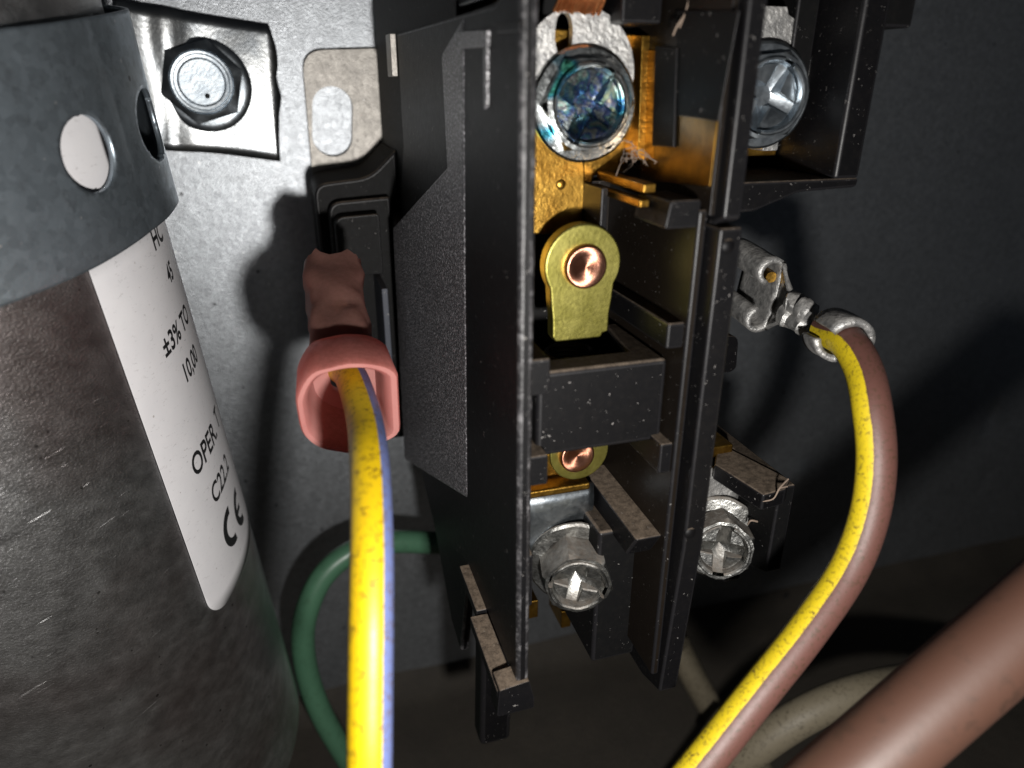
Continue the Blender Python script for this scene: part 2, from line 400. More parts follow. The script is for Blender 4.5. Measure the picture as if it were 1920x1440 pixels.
m, nt, b = new_mat('pale_fibre'); b.inputs['Base Color'].default_value = (.20, .15, .115, 1); b.inputs['Roughness'].default_value = .8; M_fibre = m
m, nt, b = new_mat('black_fibre'); b.inputs['Base Color'].default_value = (.006, .006, .006, 1); b.inputs['Roughness'].default_value = .8; M_bfibre = m

# ================================================================ the setting
x0, x1, z0, z1, st = -85.0, 235.0, -102.0, 45.0, 1.25
nx = int((x1 - x0) / st); nz = int((z1 - z0) / st)
dents = [(*at(1862, 785, 0).xz, 1.1, 3.0, .9), (*at(1850, 900, 0).xz, 1.0, 2.0, .4), (*at(1500, 890, 0).xz, 2.2, 2.2, -.8), (*at(1690, 1040, 0).xz, 1.0, 1.0, -.5), (*at(930, 1100, 0).xz, 3, 3, .4)]
mb = MB(); grid = []
for j in range(nz + 1):
    row = []
    for i in range(nx + 1):
        X = x0 + (x1 - x0) * i / nx; Z = z0 + (z1 - z0) * j / nz
        h = .5 * noise.noise(Vector((X * .03, Z * .03, 2.0))) * (1 if X > 30 else .35)
        for dx, dz, sx_, sz_, a in dents:
            q = ((X - dx) / sx_) ** 2 + ((Z - dz) / sz_) ** 2
            if q < 9: h -= a * math.exp(-q)
        row.append(W((X, h - .4, Z)))
    grid.append(row)
mb.sheet(grid); wall = build(mb, 'back_wall', M_wall, smooth=60); wall['kind'] = 'structure'
tag(wall, 'grey galvanised sheet metal back panel')
mb = MB(); grid = []
for j in range(41):
    t = j / 40; row = []
    for i in range(81):
        X = x0 + (x1 - x0) * i / 80; hh = -.4 + 115 * t
        z = -102 + (2.6 * math.exp(-hh / 1.8)) + .5 * noise.noise(Vector((X * .08, hh * .08, 0)))
        row.append(W((X, hh, z)))
    grid.append(row)
mb.sheet(grid); fl = build(mb, 'cabinet_floor', M_floor, smooth=60); fl['kind'] = 'structure'; tag(fl, 'dirty brown cabinet floor pan')

# ================================================================ run capacitor, its label and strap
CR = 23.0; CA = Vector((-33.752, 32.0, -15.0)); CU = Vector((.0669068, -.1318703, -.9890064)); ER = Vector((.9977592, .0088428, .0663198)); EH = Vector((0, .9912275, -.1321665))
def cyl(ang, s, r):
    a = math.radians(ang); return W(CA + CU * s + ER * (r * math.cos(a)) + EH * (r * math.sin(a)))
cap = thing('run_capacitor', CA + CU * 66, 'dark steel cylindrical capacitor with a white printed label on the left', 'capacitor')
mb = MB(); prof = [(20.5, -46.5), (22.6, -46.5), (23.3, -46), (23.3, -44.6), (CR, -44), (CR, 64), (22.4, 65.3), (20.8, 66)]
n = 128
for r, s in prof:
    for i in range(n): mb.v.append(cyl(360 * i / n, s, r))
for j in range(len(prof) - 1):
    for i in range(n): mb.f.append((j * n + i, j * n + (i + 1) % n, (j + 1) * n + (i + 1) % n, (j + 1) * n + i))
mb.f.append(tuple(range(n))); mb.f.append(tuple((len(prof) - 1) * n + i for i in range(n)))
build(mb, 'can', M_can, cap, smooth=40)
mb = MB(); grid = []
cols = 96; A0, A1 = 30.7, -75.0
def smax(arc):                                     # rounded lower corner of the sticker
    r = 2.6
    return 33.2 if arc > r else 33.2 - r + math.sqrt(max(0, r * r - (r - arc) ** 2))
for i in range(cols + 1):
    t = i / cols; a = A0 + (A1 - A0) * t ** 1.6; arc = math.radians(A0 - a) * CR; e = smax(arc)
    grid.append([cyl(a, -3.2 + (e + 3.2) * k / 24, CR + .05) for k in range(25)])
mb.sheet(grid)
grid = [[cyl(A0 - 14.2 * i / 12, -3.2 - 14 * k / 6, CR + .05) for k in range(7)] for i in range(13)]
mb.sheet(grid); lab = build(mb, 'label', M_paper, cap, smooth=60, solid=.06, off=1.0)
def text_mesh(txt, size, xs=1.0, bold=0.0):
    cu = bpy.data.curves.new('lettering', 'FONT'); cu.body = txt; cu.size = size; cu.resolution_u = 4; cu.offset = bold
    ob = bpy.data.objects.new('tmp_lettering', cu); scene.collection.objects.link(ob)
    bpy.context.view_layer.update()
    ev = ob.evaluated_get(bpy.context.evaluated_depsgraph_get()); me = ev.to_mesh()
    vs = [(v.co.x * xs, v.co.y) for v in me.vertices]; fs = [tuple(p.vertices) for p in me.polygons]
    ev.to_mesh_clear(); bpy.data.objects.remove(ob); bpy.data.curves.remove(cu); return vs, fs
def print_label(txt, ang0, s0, cap_h, xs=.82, bold=.0):
    vs, fs = text_mesh(txt, cap_h / .72, xs, bold); mb = MB()
    for px_, py_ in vs: mb.v.append(cyl(ang0 - math.degrees(px_ / CR), s0 - py_, CR + .125))
    mb.f = fs; return build(mb, 'lettering', M_ink, lab)
for a in [('HC', 9.6, -1.3, 1.75, .9), ('45', 6.8, 2.1, 1.6, .8), ('\u00b13% TO', 18.6, 6.7, 1.75, .9), ('10,00', 14.0, 10.4, 1.8, .85), ('OPER. T', 21.6, 18.5, 2.2, .85), ('C22.2', 17.6, 23.1, 2.1, .85)]:
    print_label(*a, bold=.06)
mb = MB()
def arc_band(ca, cs, r, wd, d0, d1):
    k = 20; base = len(mb.v)
    for i in range(k + 1):
        q = math.radians(d0 + (d1 - d0) * i / k)
        for rr in (r - wd / 2, r + wd / 2):
            mb.v.append(cyl(ca - math.degrees(rr * math.cos(q) / CR), cs - rr * math.sin(q), CR + .125))
    for i in range(k): mb.f.append((base + 2 * i, base + 2 * i + 1, base + 2 * i + 3, base + 2 * i + 2))
arc_band(12.4, 27.4, 1.75, .9, 80, 280); arc_band(3.4, 27.9, 1.75, .9, 80, 280)
base = len(mb.v)
for a_, s_ in ((6.9, 27.6), (3.4, 27.6), (3.4, 28.2), (6.9, 28.2)): mb.v.append(cyl(a_, s_, CR + .125))
mb.f.append((base, base + 1, base + 2, base + 3)); build(mb, 'lettering', M_ink, lab)

strap = thing('mounting_strap', (-14, .5, -2), 'bluish zinc strap wrapped round the capacitor with a screwed down tab', 'strap')
holes = [(math.radians(23.6) * CR, -10.4, 2.55), (math.radians(-1.0) * CR, -10.3, 2.75)]
arcs = [math.radians(100) * CR - i * .22 for i in range(int(math.radians(100 + 52) * CR / .22) + 1)]
ss = [-18.4 + 15.0 * k / 68 for k in range(69)]
mb = MB(); idx = {}
for i, arc in enumerate(arcs):
    for k, s in enumerate(ss):
        a_, s_ = arc, s
        for hc, hs, hr in holes:
            dx, dy = a_ - hc, s_ - hs; q = math.hypot(dx, dy)
            if abs(q - hr) < .16 and q > 1e-6: a_ = hc + dx / q * hr; s_ = hs + dy / q * hr
        ang = math.degrees(a_ / CR)
        lift = .35 + (.9 * max(0, min(1, (12 - ang) / 18)) if ang < 12 else 0) + .12 * noise.noise(Vector((a_ * .2, s_ * .2, 5)))
        mb.v.append(cyl(ang, s_, CR + lift))
def keep(i, k):
    ca = (arcs[i] + arcs[i + 1]) / 2; cs = (ss[k] + ss[k + 1]) / 2
    return all(math.hypot(ca - hc, cs - hs) > hr for hc, hs, hr in holes)
for i in range(len(arcs) - 1):
    for k in range(len(ss) - 1):
        if keep(i, k):
            q = len(ss); mb.f.append((i * q + k, i * q + k + 1, (i + 1) * q + k + 1, (i + 1) * q + k))
build(mb, 'band', M_strap, strap, smooth=50, solid=.45, off=1.0)
# tab lying on the panel
mb = MB(); grid = []
outl_top = [at(215, 0, 3.5), at(285, 14, 2.2), at(400, 32, 1.2), at(505, 48, 1.0)]
outl_bot = [at(240, 268, 3.5), at(305, 281, 2.2), at(410, 288, 1.2), at(526, 303, 1.0)]
T = smooth_path(outl_top, 8); B = smooth_path(outl_bot, 8)
for i in range(len(T)):
    row = []
    for k in range(15):
        t = k / 14; p = T[i].lerp(B[i], t); u_ = i / (len(T) - 1)
        p.y += .55 * math.sin(t * math.pi * 2 + .6) * math.exp(-((u_ - .40) / .10) ** 2) * .5 + .7 * math.exp(-((u_ - .42) / .07) ** 2) * .6
        p.y += .38 * math.exp(-((u_ - .82) / .13) ** 2) * math.sin(t * 3.1)
        if i == len(T) - 1: p.x += [0, .25, .55, .65, .6, .35, .5, .75, .55, .3, .2, .1, .05, 0, 0][k]
        row.append(W(p))
    grid.append(row)
mb.sheet(grid); build(mb, 'tab', M_tab, strap, smooth=60, solid=.45, off=0)

# ---------------------------------------------------------------- screws
def basis(axis, spin=0.0):
    z = W(axis).normalized(); a = Vector((1, 0, 0)) if abs(z.x) < .8 else Vector((0, 0, 1))
    x = (a - z * a.dot(z)).normalized(); y = z.cross(x); m = Matrix((x, y, z)).transposed().to_4x4()
    return m @ Matrix.Rotation(spin, 4, 'Z')
def place(p, axis, spin=0.0):
    m = basis(axis, spin); m.translation = W(p) * S; return m
def head_mesh(flR, hexR, h0, h1, rimR, slot_w, rim_h, name, jag=0.0):
    mb = MB()
    mb.lathe([(0.01, 0), (flR * .97, 0), (flR, .12), (flR, .32), (flR * .95, .48), (hexR * .9, h0)], 48)
    pts = []; ns = 6
    for i in range(48):                                   # hex with chamfered top circle
        a = 2 * math.pi * i / 48; k = a % (math.pi / 3) - math.pi / 6
        pts.append((a, hexR * math.cos(math.pi / 6) / math.cos(k)))
    rings = [(h0 - .1, 1.0, None), (h1 - .35, 1.0, None), (h1, None, rimR + .28), (h1 + .02, None, rimR)]
    base = len(mb.v)
    for z, sc, fixed in rings:
        for a, r in pts:
            rr = r * sc if sc else min(r, fixed)
            mb.v.append(Vector((rr * math.cos(a), rr * math.sin(a), z)))
    for j in range(len(rings) - 1):
        for i in range(48): mb.f.append((base + j * 48 + i, base + j * 48 + (i + 1) % 48, base + (j + 1) * 48 + (i + 1) % 48, base + (j + 1) * 48 + i))
    gap = math.asin(slot_w * 1.25 / rimR)
    prof = [(rimR, h1 - .1), (rimR, h1 + rim_h * .7), (rimR - .1, h1 + rim_h), (rimR - .24, h1 + rim_h), (rimR - .36, h1 + rim_h * .6), (rimR - .42, h1 - .95)]
    mb.lathe(prof, 28, a0=gap, a1=math.pi - gap, capends=True); mb.lathe(prof, 28, a0=math.pi + gap, a1=2 * math.pi - gap, capends=True)
    ri = rimR - .4; zf = h1 - .55
    mb.lathe([(ri + .2, h1 - .2), (ri, zf - .05), (ri * .5, zf - .7), (0.01, zf - 1.3)], 32)   # dished floor of the recess
    for q in range(4):                                    # four raised quadrants leave the cross slot between them
        w_ = slot_w; R_ = ri - .06; x_ = math.sqrt(R_ * R_ - w_ * w_); a0 = math.atan2(w_, x_); poly = []
        poly.append((w_ + .12, w_ + .12))
        for i in range(9):
            a = a0 + (math.pi / 2 - 2 * a0) * i / 8; poly.append((R_ * math.cos(a), R_ * math.sin(a)))
        cx = sum(p[0] for p in poly) / len(poly); cy = sum(p[1] for p in poly) / len(poly)
        rot = Matrix.Rotation(q * math.pi / 2, 3, 'Z'); m_ = len(poly); base = len(mb.v); tilt = random.uniform(-.12, .12)
        for z, sc in ((zf - 1.2, 1.0), (zf + .02, .96), (zf + .12, .84)):
            for p in poly:
                mb.v.append(rot @ Vector((cx + (p[0] - cx) * sc, cy + (p[1] - cy) * sc, z + (tilt * (p[0] - cx) if sc < .9 else 0) + (.10 * (math.hypot(*p) / R_) if sc < 1 else 0))))
        for j in range(2):
            for i in range(m_): mb.f.append((base + j * m_ + i, base + j * m_ + (i + 1) % m_, base + (j + 1) * m_ + (i + 1) % m_, base + (j + 1) * m_ + i))
        mb.f.append(tuple(base + 2 * m_ + i for i in range(m_)))
    if jag:
        for v in mb.v:
            v += Vector((noise.noise(v * .9), noise.noise(v * .9 + Vector((9, 0, 0))), noise.noise(v * .9 + Vector((0, 9, 0))))) * jag
    return mb.mesh(name, local=True, smooth=32)[0]

# hex washer screw holding the strap tab
hs = thing('hex_washer_screw', at(385, 160, 1.6), 'shiny hex washer head screw fixing the strap tab to the panel', 'screw')
mb = MB(); mb.lathe([(.01, .55), (4.4, .5), (5.1, .25), (5.25, .05), (5.1, 0), (.01, 0)], 48)
P = place(at(385, 160, 1.7), (.02, 1, .02)); link('washer', mb.mesh('washer', local=True, smooth=45)[0], M_zinc, hs, P)
mb = MB(); base = 0
rings = [(.45, 3.95, 1.0), (1.75, 3.95, .99), (2.1, 3.3, 0), (2.2, 3.1, 0), (1.9, 2.92, 0), (1.88, 2.75, 0), (2.28, 2.6, 0), (2.26, 2.35, 0), (2.02, 2.15, 0), (1.98, .8, 0), (1.98, .02, 0)]
for z, r, hx in rings:
    for i in range(60):
        a = 2 * math.pi * i / 60; k = a % (math.pi / 3) - math.pi / 6
        rh = 3.95 * math.cos(math.pi / 6) / math.cos(k) * 1.07; rr = (rh * hx if hx else min(rh, r)) * 1.13
        mb.v.append(Vector((rr * math.cos(a), rr * math.sin(a), z)))
for j in range(len(rings) - 1):
    for i in range(60): mb.f.append((j * 60 + i, j * 60 + (i + 1) % 60, (j + 1) * 60 + (i + 1) % 60, (j + 1) * 60 + i))
link('head', mb.mesh('head', local=True, smooth=30)[0], M_zinc, hs, place(at(381, 155, 1.8), (.02, 1, .02), .28))
mb = MB(); mb.lathe([(.01, .30), (.16, .28), (.28, .1), (.3, 0)], 12)
link('dimple', mb.mesh('dimple', local=True, smooth=60)[0], M_spring, hs, place(at(389, 180, 3.85), (0, 1, 0)))

# ================================================================ contactor
con = thing('contactor', (19, 0, -20), 'black plastic electrical contactor with brass contacts and terminal screws, at centre', 'contactor')
# mounting plate with its slot
slot = []
for i in range(24):
    a = math.pi * i / 23; slot.append((6.35 + 2.5 * math.cos(a), -2.9 + 2.5 * math.sin(a)))
for i in range(24):
    a = math.pi + math.pi * i / 23; slot.append((6.0 + 2.5 * math.cos(a), -6.3 + 2.5 * math.sin(a)))
outer = rounded([(3.0, -14), (16, -14), (16, 4.1), (3.25, 3.6)], [0, 0, 0, 2.6], 8)
build(MB().ph(outer, .15, 1.15, [slot]), 'mounting_plate', M_plate, con, bevel=.12)
# base block
base_poly = rounded([(2.6, -44), (12.2, -44), (12.2, -7), (9.0, -10.0), (2.6, -10.6)], [1.5, 0, 0, 1.5, 1.6])
build(MB().ph(base_poly, 1.2, 14), 'base', M_deep, con, bevel=.35)
build(MB().ph(rounded([(3.9, -42), (10.9, -42), (10.9, -12), (3.9, -12.4)], [1, 0, 0, 1.5]), 14.0, 16.2), 'base_step', M_deep, con, bevel=.3)
build(MB().ph(rounded([(4.3, -20.2), (9.2, -20.2), (9.2, -13.4), (4.3, -13.6)], [.2, .2, .4, 1.2]), 16.2, 19.0), 'base_pad', M_deep, con, bevel=.25)
build(MB().box(8.35, 9.0, 16.0, 24, -29.5, -20.6), 'blade', M_greyplastic, con, bevel=.1)
# sloping shoulder and neck between base and side
sh = [onX(752, 236, 11.9), onX(838, 318, 11.7)]
build(MB().pX([(12, -43.8), (21, -43.8), (21, -14.8), (12, -13.8)], 10.9, 12.2), 'neck', M_black, con, bevel=.3)
# main body
build(MB().box(12.25, 24.6, 1.3, 46, -33.2, 10), 'body', M_deep, con, bevel=.3)
build(MB().box(12.25, 36.5, 1.3, 44, -44, -9.2), 'lower_body', M_deep, con, bevel=.3)
# side textured pad, drafted towards the base
P1 = [onX(870, 20, 11.93), onX(872, 500, 11.93), onX(876, 938, 11.93), onX(757, 862, 10.1), onX(735, 428, 10.2), onX(838, 312, 11.75), onX(827, 95, 11.75)]
P1 = [Vector(p) for p in P1]
mb = MB(); nP = len(P1)
mb.v = [W(p) for p in P1] + [W(Vector((12.4, p.y, p.z))) for p in P1]
mb.f = [(0, 1, 5, 6), (1, 4, 5), (1, 2, 3, 4)] + [(i, (i + 1) % nP, (i + 1) % nP + nP, i + nP) for i in range(nP)]
build(mb, 'side_pad', M_texblack, con, bevel=.6, seg=4)
# left barrier wall (side plane and thin front edge)
poly = [(20.5, 4.6), (57, 4.1), (62, 5.5), (62, -41.2), (47, -41.2), (42, -56), (37.7, -55.6), (29, -48.5), (21, -45.5), (15, -44), (15, -14), (21, -6)]
build(MB().pX(poly, 12.0, 12.95), 'left_barrier', M_black, con, bevel=.30, seg=3, edge=M_edge2)
build(MB().box(12.95, 13.55, 48, 60.2, -33, 4.5), 'left_rail', M_black, con, bevel=.15)
build(MB().pX([(20, 5.2), (57, 4.6), (61, 6.2), (61, 14), (18, 14)], 12.5, 14.5), 'top_cap', M_deep, con, bevel=.2)
build(MB().box(12.9, 14.2, 52, 62.3, 5.0, 12), 'top_corner', M_black, con, bevel=.2)
build(MB().box(11.3, 11.95, 17.5, 20.5, .6, 4.6), 'side_clip', M_plate, con, bevel=.1)
# raised details on the barrier's left face
def side_rect(pxs, X0, X1, name, mat):
    P_ = [onX(a, b_, X0) for a, b_ in pxs]; return build(MB().pX([(p.y, p.z) for p in P_], X0, X1), name, mat, con, bevel=.08)
side_rect([(858, 58), (911, 55), (911, 88), (858, 92)], 11.75, 12.1, 'raised_bar', M_texblack)
side_rect([(905, 88), (911, 88), (911, 200), (906, 206)], 11.8, 12.1, 'raised_bar', M_texblack)
side_rect([(927, 46), (974, 40), (974, 60), (930, 62)], 11.8, 12.1, 'raised_bar', M_black)
# the slanted rib with its dust and the foot
build(MB().box(11.1, 12.05, 47, 53.4, -42.0, -41.0), 'rib', M_black, con, bevel=.12)
build(MB().box(10.5, 12.03, 53.6, 62.0, -42.3, -41.25), 'rib', M_black, con, bevel=.12)
build(MB().ph(rounded([(10.4, -43.4), (13.3, -43.4), (13.3, -42.5), (12.9, -40.6), (10.6, -40.9)], .2, 3), 60.4, 62.3), 'foot', M_black, con, bevel=.12)
build(MB().ph([(13, -66), (16.4, -66), (17.2, -44), (13.6, -44)], 43, 46), 'lower_tab', M_black, con, bevel=.5)
# right barrier
build(MB().pX([(40, 10), (62, 10), (62, -7.6), (60.6, -8.2), (60.6, -41), (58, -47.4), (40, -47.4)], 24.95, 26.2), 'right_barrier', M_black, con, bevel=.22)
build(MB().pX([(44, -8.1), (62.1, -8.1), (62.1, -31.5), (61.0, -46.6), (58, -47.6), (44, -47.6)], 24.75, 26.38), 'barrier_face', M_black, con, bevel=.2)
for q in ((1365, 462), (1294, 1000)):
    p = at(*q, 62.1); mb = MB(); mb.lathe([(.01, .12), (.38, .1), (.46, 0)], 20)
    link('moulding_pin', mb.mesh('moulding_pin', local=True, smooth=50)[0], M_black, con, place(p, (0, 1, 0)))
build(MB().box(24.1, 24.76, 46, 60.6, -45, -7.2), 'inner_rail', M_glossblack, con, bevel=.2)
build(MB().ph(rounded([(21.9, -8.3), (24.3, -8.3), (24.3, -6.6), (22.2, -6.6)], .15, 2), 56, 60.4), 'top_bracket', M_black, con, bevel=.15)
build(MB().box(22.9, 24.2, 49, 60.2, -16.4, -14.6), 'upper_ledge', M_black, con, bevel=.18)
build(MB().box(12.9, 14.7, 50, 60.3, -18.6, -16.1), 'shelf_bracket', M_black, con, bevel=.18)
build(MB().pX([(49, -31.3), (60.0, -31.6), (58.5, -34.0), (49, -33.5)], 22.0, 24.2), 'lower_ledge', M_black, con, bevel=.18)
build(MB().pX([(49, -30.5), (57.5, -33.2), (57.5, -38), (49, -38)], 12.9, 14.7), 'lower_wedge', M_black, con, bevel=.18)
build(MB().box(13.0, 14.8, 49.5, 60.0, -25.5, -23.2), 'shelf_bracket', M_black, con, bevel=.15)
build(MB().box(23.2, 24.2, 49.5, 60.2, -26.0, -23.6), 'shelf_bracket', M_black, con, bevel=.15)
build(MB().box(20.8, 24.9, 22, 56, -47, -33.4), 'right_leg', M_deep, con, bevel=.3)
# moving carrier block
build(MB().pZ([(14.4, 50), (15.7, 50), (15.7, 56.2), (21.9, 56.2), (22.9, 50), (24.05, 50), (24.05, 58.6), (14.4, 58.6)], -24.1, -17.75), 'carrier', M_black, con, bevel=.35, seg=3)
build(MB().box(13.3, 14.45, 50, 57.6, -23.6, -18.3), 'carrier_side', M_deep, con, bevel=.2)
mb = MB(); pts = []
for i in range(140):
    a = i * .32; pts.append(W((18.8 + 1.7 * math.cos(a), 53.0 + 1.7 * math.sin(a), -21.2 + i * .019)))
mb.tube(pts, .17, 8); build(mb, 'spring', M_spring, con, smooth=80)
# brass top terminal
build(MB().ph(rounded([(14.0, -8), (21.6, -8), (21.6, -6.3), (24.4, -6.0), (24.4, 3.2), (14, 3.6)], .3, 3), 48.6, 49.6), 'terminal_plate', M_brass, con, bevel=.15)
build(MB().ph(rounded([(14.5, -10.2), (20.7, -10.2), (20.4, -3), (14.8, -3)], .3, 3), 49.6, 50.7), 'contact_strap', M_brass, con, bevel=.2)
p = at(1052, 346, 50.75); mb = MB(); mb.lathe([(.01, .1), (.25, .09), (.34, .02), (.36, 0)], 20)
link('rivet', mb.mesh('rivet', local=True, smooth=50)[0], M_brass, con, place(p, (0, 1, 0)))
build(MB().ph(rounded([(13.5, -15.5), (16.5, -15.5), (16.5, -9.4), (13.5, -9.0)], .6, 3), 50.2, 51.2), 'fixed_contact', M_brass, con, bevel=.15)
build(MB().pX([(46, 9), (61, 9), (61, -7.5), (46, -7.5)], 24.6, 24.96), 'inner_panel', M_glossblack, con, bevel=.05)
def inner_rect(pxs, X0, X1, name, mat, bv=.06):
    P_ = [onX(a, b_, X0) for a, b_ in pxs]; return build(MB().pX([(p.y, p.z) for p in P_], X0, X1), name, mat, con, bevel=bv)
inner_rect([(1150, 62), (1204, 66), (1196, 300), (1150, 305)], 24.0, 24.62, 'terminal_side_and_reflection', M_brass)
inner_rect([(1205, 92), (1232, 94), (1226, 300), (1200, 305)], 24.5, 24.62, 'terminal_side_and_reflection', M_brass)
inner_rect([(1226, 214), (1345, 222), (1330, 350), (1200, 338), (1200, 306), (1226, 300)], 24.52, 24.62, 'terminal_side_and_reflection', M_brass_reflection)  # added panel: the wall's brass reflection as colour, not a terminal part
inner_rect([(1228, 86), (1268, 90), (1262, 276), (1222, 274)], 24.3, 24.52, 'partition', M_deep)
inner_rect([(1268, 20), (1385, 20), (1346, 228), (1268, 216)], 24.44, 24.53, 'partition', M_deep, .03)
build(MB().box(21.7, 22.6, 50, 57.6, -6.5, -5.9), 'brass_lip', M_brass, con, bevel=.1)
build(MB().box(21.2, 21.9, 50, 58.2, -7.3, -6.8), 'brass_lip', M_brass, con, bevel=.1)
build(MB().box(20.4, 20.9, 50.6, 54, -9.8, -6.6), 'partition', M_black, con, bevel=.1)
build(MB().box(20.9, 24.6, 46, 47.2, -33, -7), 'cavity_back', M_glossblack, con, bevel=.1)
build(MB().box(21.6, 24.5, 48.5, 53.0, 3.6, 6.6), 'cavity_block', M_black, con, bevel=.2)
# teardrop contact with copper rivet
def teardrop(cx, cz, r, nw, zb):
    pts = []
    for i in range(29):
        a = math.radians(-32 + 244 * i / 28); pts.append((cx + r * math.cos(a), cz + r * math.sin(a)))
    pts += [(cx - nw - .12, cz - r * 1.0), (cx - nw, cz - r * 1.35), (cx - nw + .02, zb + .35), (cx - nw + .3, zb), (cx + nw - .55, zb + .02), (cx + nw - .45, zb + .32), (cx + nw, zb + .45), (cx + nw, cz - r * 1.3), (cx + nw + .14, cz - r * .95)]
    return pts
p = at(1093, 497, 54.6)
build(MB().ph(teardrop(p.x + .05, p.z, 2.84, 2.18, -17.2), 53.4, 54.6), 'moving_contact', M_brasscontact, con, bevel=.14)
def copper_button(p, r, par):
    mb = MB(); mb.lathe([(0.01, .28), (r * .3, .33), (r * .6, .40), (r * .88, .47), (r * .95, .44), (r, .34), (r * 1.02, 0)], 48)
    return link('copper_rivet', mb.mesh('copper_rivet', local=True, smooth=50)[0], M_copper, par, place(p, (0, 1, 0)))
copper_button(at(1096, 499, 54.6), 1.54, con)
p2 = at(1087, 848, 53.8)
pts = [(p2.x + 2.5 * math.cos(2 * math.pi * i / 48), p2.z + 2.5 * math.sin(2 * math.pi * i / 48)) for i in range(48)]
build(MB().ph(pts, 52.8, 53.8), 'lower_contact', M_brasscontact, con, bevel=.12)
copper_button(at(1080, 852, 53.8), 1.42, con)
# lower brass and clamp plate
q0, q1 = at(995, 898, 52), at(1128, 935, 52)
build(MB().box(13.3, 20.8, 49.5, 51.8, -30.1, -27.9), 'terminal_plate', M_brass, con, bevel=.25)
build(MB().box(13.4, 21.0, 50, 53.4, -30.9, -30.2), 'terminal_plate', M_brass, con, bevel=.2)
# terminal screws
scA = head_mesh(3.75, 3.3, .5, 1.45, 2.7, .38, .32, 'terminal_screw', .03)
scB = head_mesh(4.0, 3.05, .5, 3.3, 2.45, .44, .3, 'lower_terminal_screw', .09)
s1 = link('terminal_screw', scA, None, con, place(at(1093, 197, 51.4), (-.04, 1, .02), math.radians(61))); scA.materials.append(M_irid)
tag(s1, 'blue tinted terminal screw head with a long slot')
scA2 = scA.copy(); scA2.materials.clear(); s2 = link('terminal_screw', scA2, M_zinc, con, place(at(1427, 180, 50.3), (-.1, 1, 0), math.radians(66)))
ax_l = (-.26, 1, -.02)
s3 = link('terminal_screw', scB, M_dustyzinc, con, place(at(1075, 1050, 53.2), ax_l, math.radians(-14)))
s4 = link('terminal_screw', scB, M_dustyzinc, con, place(at(1342, 1004, 52.0), (-.42, 1, .2), math.radians(80)))
mb = MB(); grid = []
for i in range(13):
    row = []
    for k in range(7):
        X = 14.6 + 7.0 * i / 12; Z = -30.9 - 5.8 * k / 6
        row.append(W((X, 52.6 - .25 * ((X - 18) / 3.5) ** 2 + .25 * math.sin(k), Z)))
    grid.append(row)
build(mb.sheet(grid), 'clamp_plate', M_zinc, con, smooth=60, solid=.5)
mb = MB(); grid = []
for i in range(9):
    grid.append([W((30.5 + 6.5 * i / 8, 51.0 + .15 * math.sin(i), -32.3 - 5.4 * k / 5)) for k in range(6)])
build(mb.sheet(grid), 'clamp_plate', M_tin, con, smooth=60, solid=.5)
build(MB().box(27, 36.6, 46, 50.2, -31.8, -30.6), 'terminal_plate', M_brass, con, bevel=.2)
for a, hh in (((1000, 1142), 44), ((1062, 1160), 44)):
    c = at(*a, hh); build(MB().box(c.x - .55, c.x + .55, hh - 4, hh, c.z - 1.2, c.z + 1.0), 'brass_pin', M_brass, con, bevel=.1)
# right upper terminal pocket
build(MB().ph(rounded([(26.3, -6.5), (41.2, -6.5), (41.2, -7.2), (36, -7.4), (32.5, -8.6), (26.3, -8.8)], [0, 0, .6, .5, .4, 0], 3), 40, 54.5), 'pocket_floor', M_black, con, bevel=.2)
build(MB().box(39.0, 41.2, 38, 54.5, -6.6, 10), 'pocket_wall', M_black, con, bevel=.3)
build(MB().box(26.3, 39.2, 38, 45.6, -6.6, 10), 'pocket_back', M_deep, con, bevel=.2)
build(MB().box(41.1, 43.6, 40, 54.2, 3.7, 10), 'pocket_ear', M_deep, con, bevel=.2)
build(MB().box(29, 38.9, 45.6, 47.4, -5.6, 3.2), 'terminal_plate', M_brass, con, bevel=.2)
build(MB().ph(rounded([(36.2, -4.9), (37.6, -4.9), (37.6, -3.2), (36.2, -3.2)], .1, 2), 47.4, 49.2), 'terminal_lug', M_tin, con, bevel=.1)
build(MB().box(37.0, 38.9, 45.6, 50, -2.6, 9), 'pocket_block', M_deep, con, bevel=.2)
# right lower terminal pocket: dusty roof and wall
roof = [(33.7, 51.7), (35.6, 49.1), (36.4, 48.3), (38.6, 55.9), (37.2, 57.2), (34.8, 57.5)]
build(MB().pZ(roof, -33.0, -31.4), 'pocket_roof', M_black, con, bevel=.2)
build(MB().pX([(40, -31.6), (56.6, -31.6), (56.6, -40.5), (54, -41.5), (40, -41.5)], 37.1, 38.7), 'pocket_wall', M_deep, con, bevel=.2)
build(MB().box(26.3, 37.2, 38, 47, -46, -31.6), 'pocket_back', M_deep, con, bevel=.2)
build(MB().box(36.2, 38.2, 38, 52, -45, -41), 'pocket_foot', M_deep, con, bevel=.3)
# empty spade blade low on the right side
mb = MB(); c0 = at(1372, 625, 44); c1 = at(1405, 712, 46.5)
build(MB().ph(rounded([(c0.x - 1.5, c0.z), (c0.x + .55, c0.z - .2), (c0.x + .75, c1.z + .4), (c0.x + .1, c1.z), (c0.x - 1.5, c1.z + .2)], [.2, .8, .5, .4, .2], 3), 43.2, 44.4), 'spade_blade', M_black, con, bevel=.15)

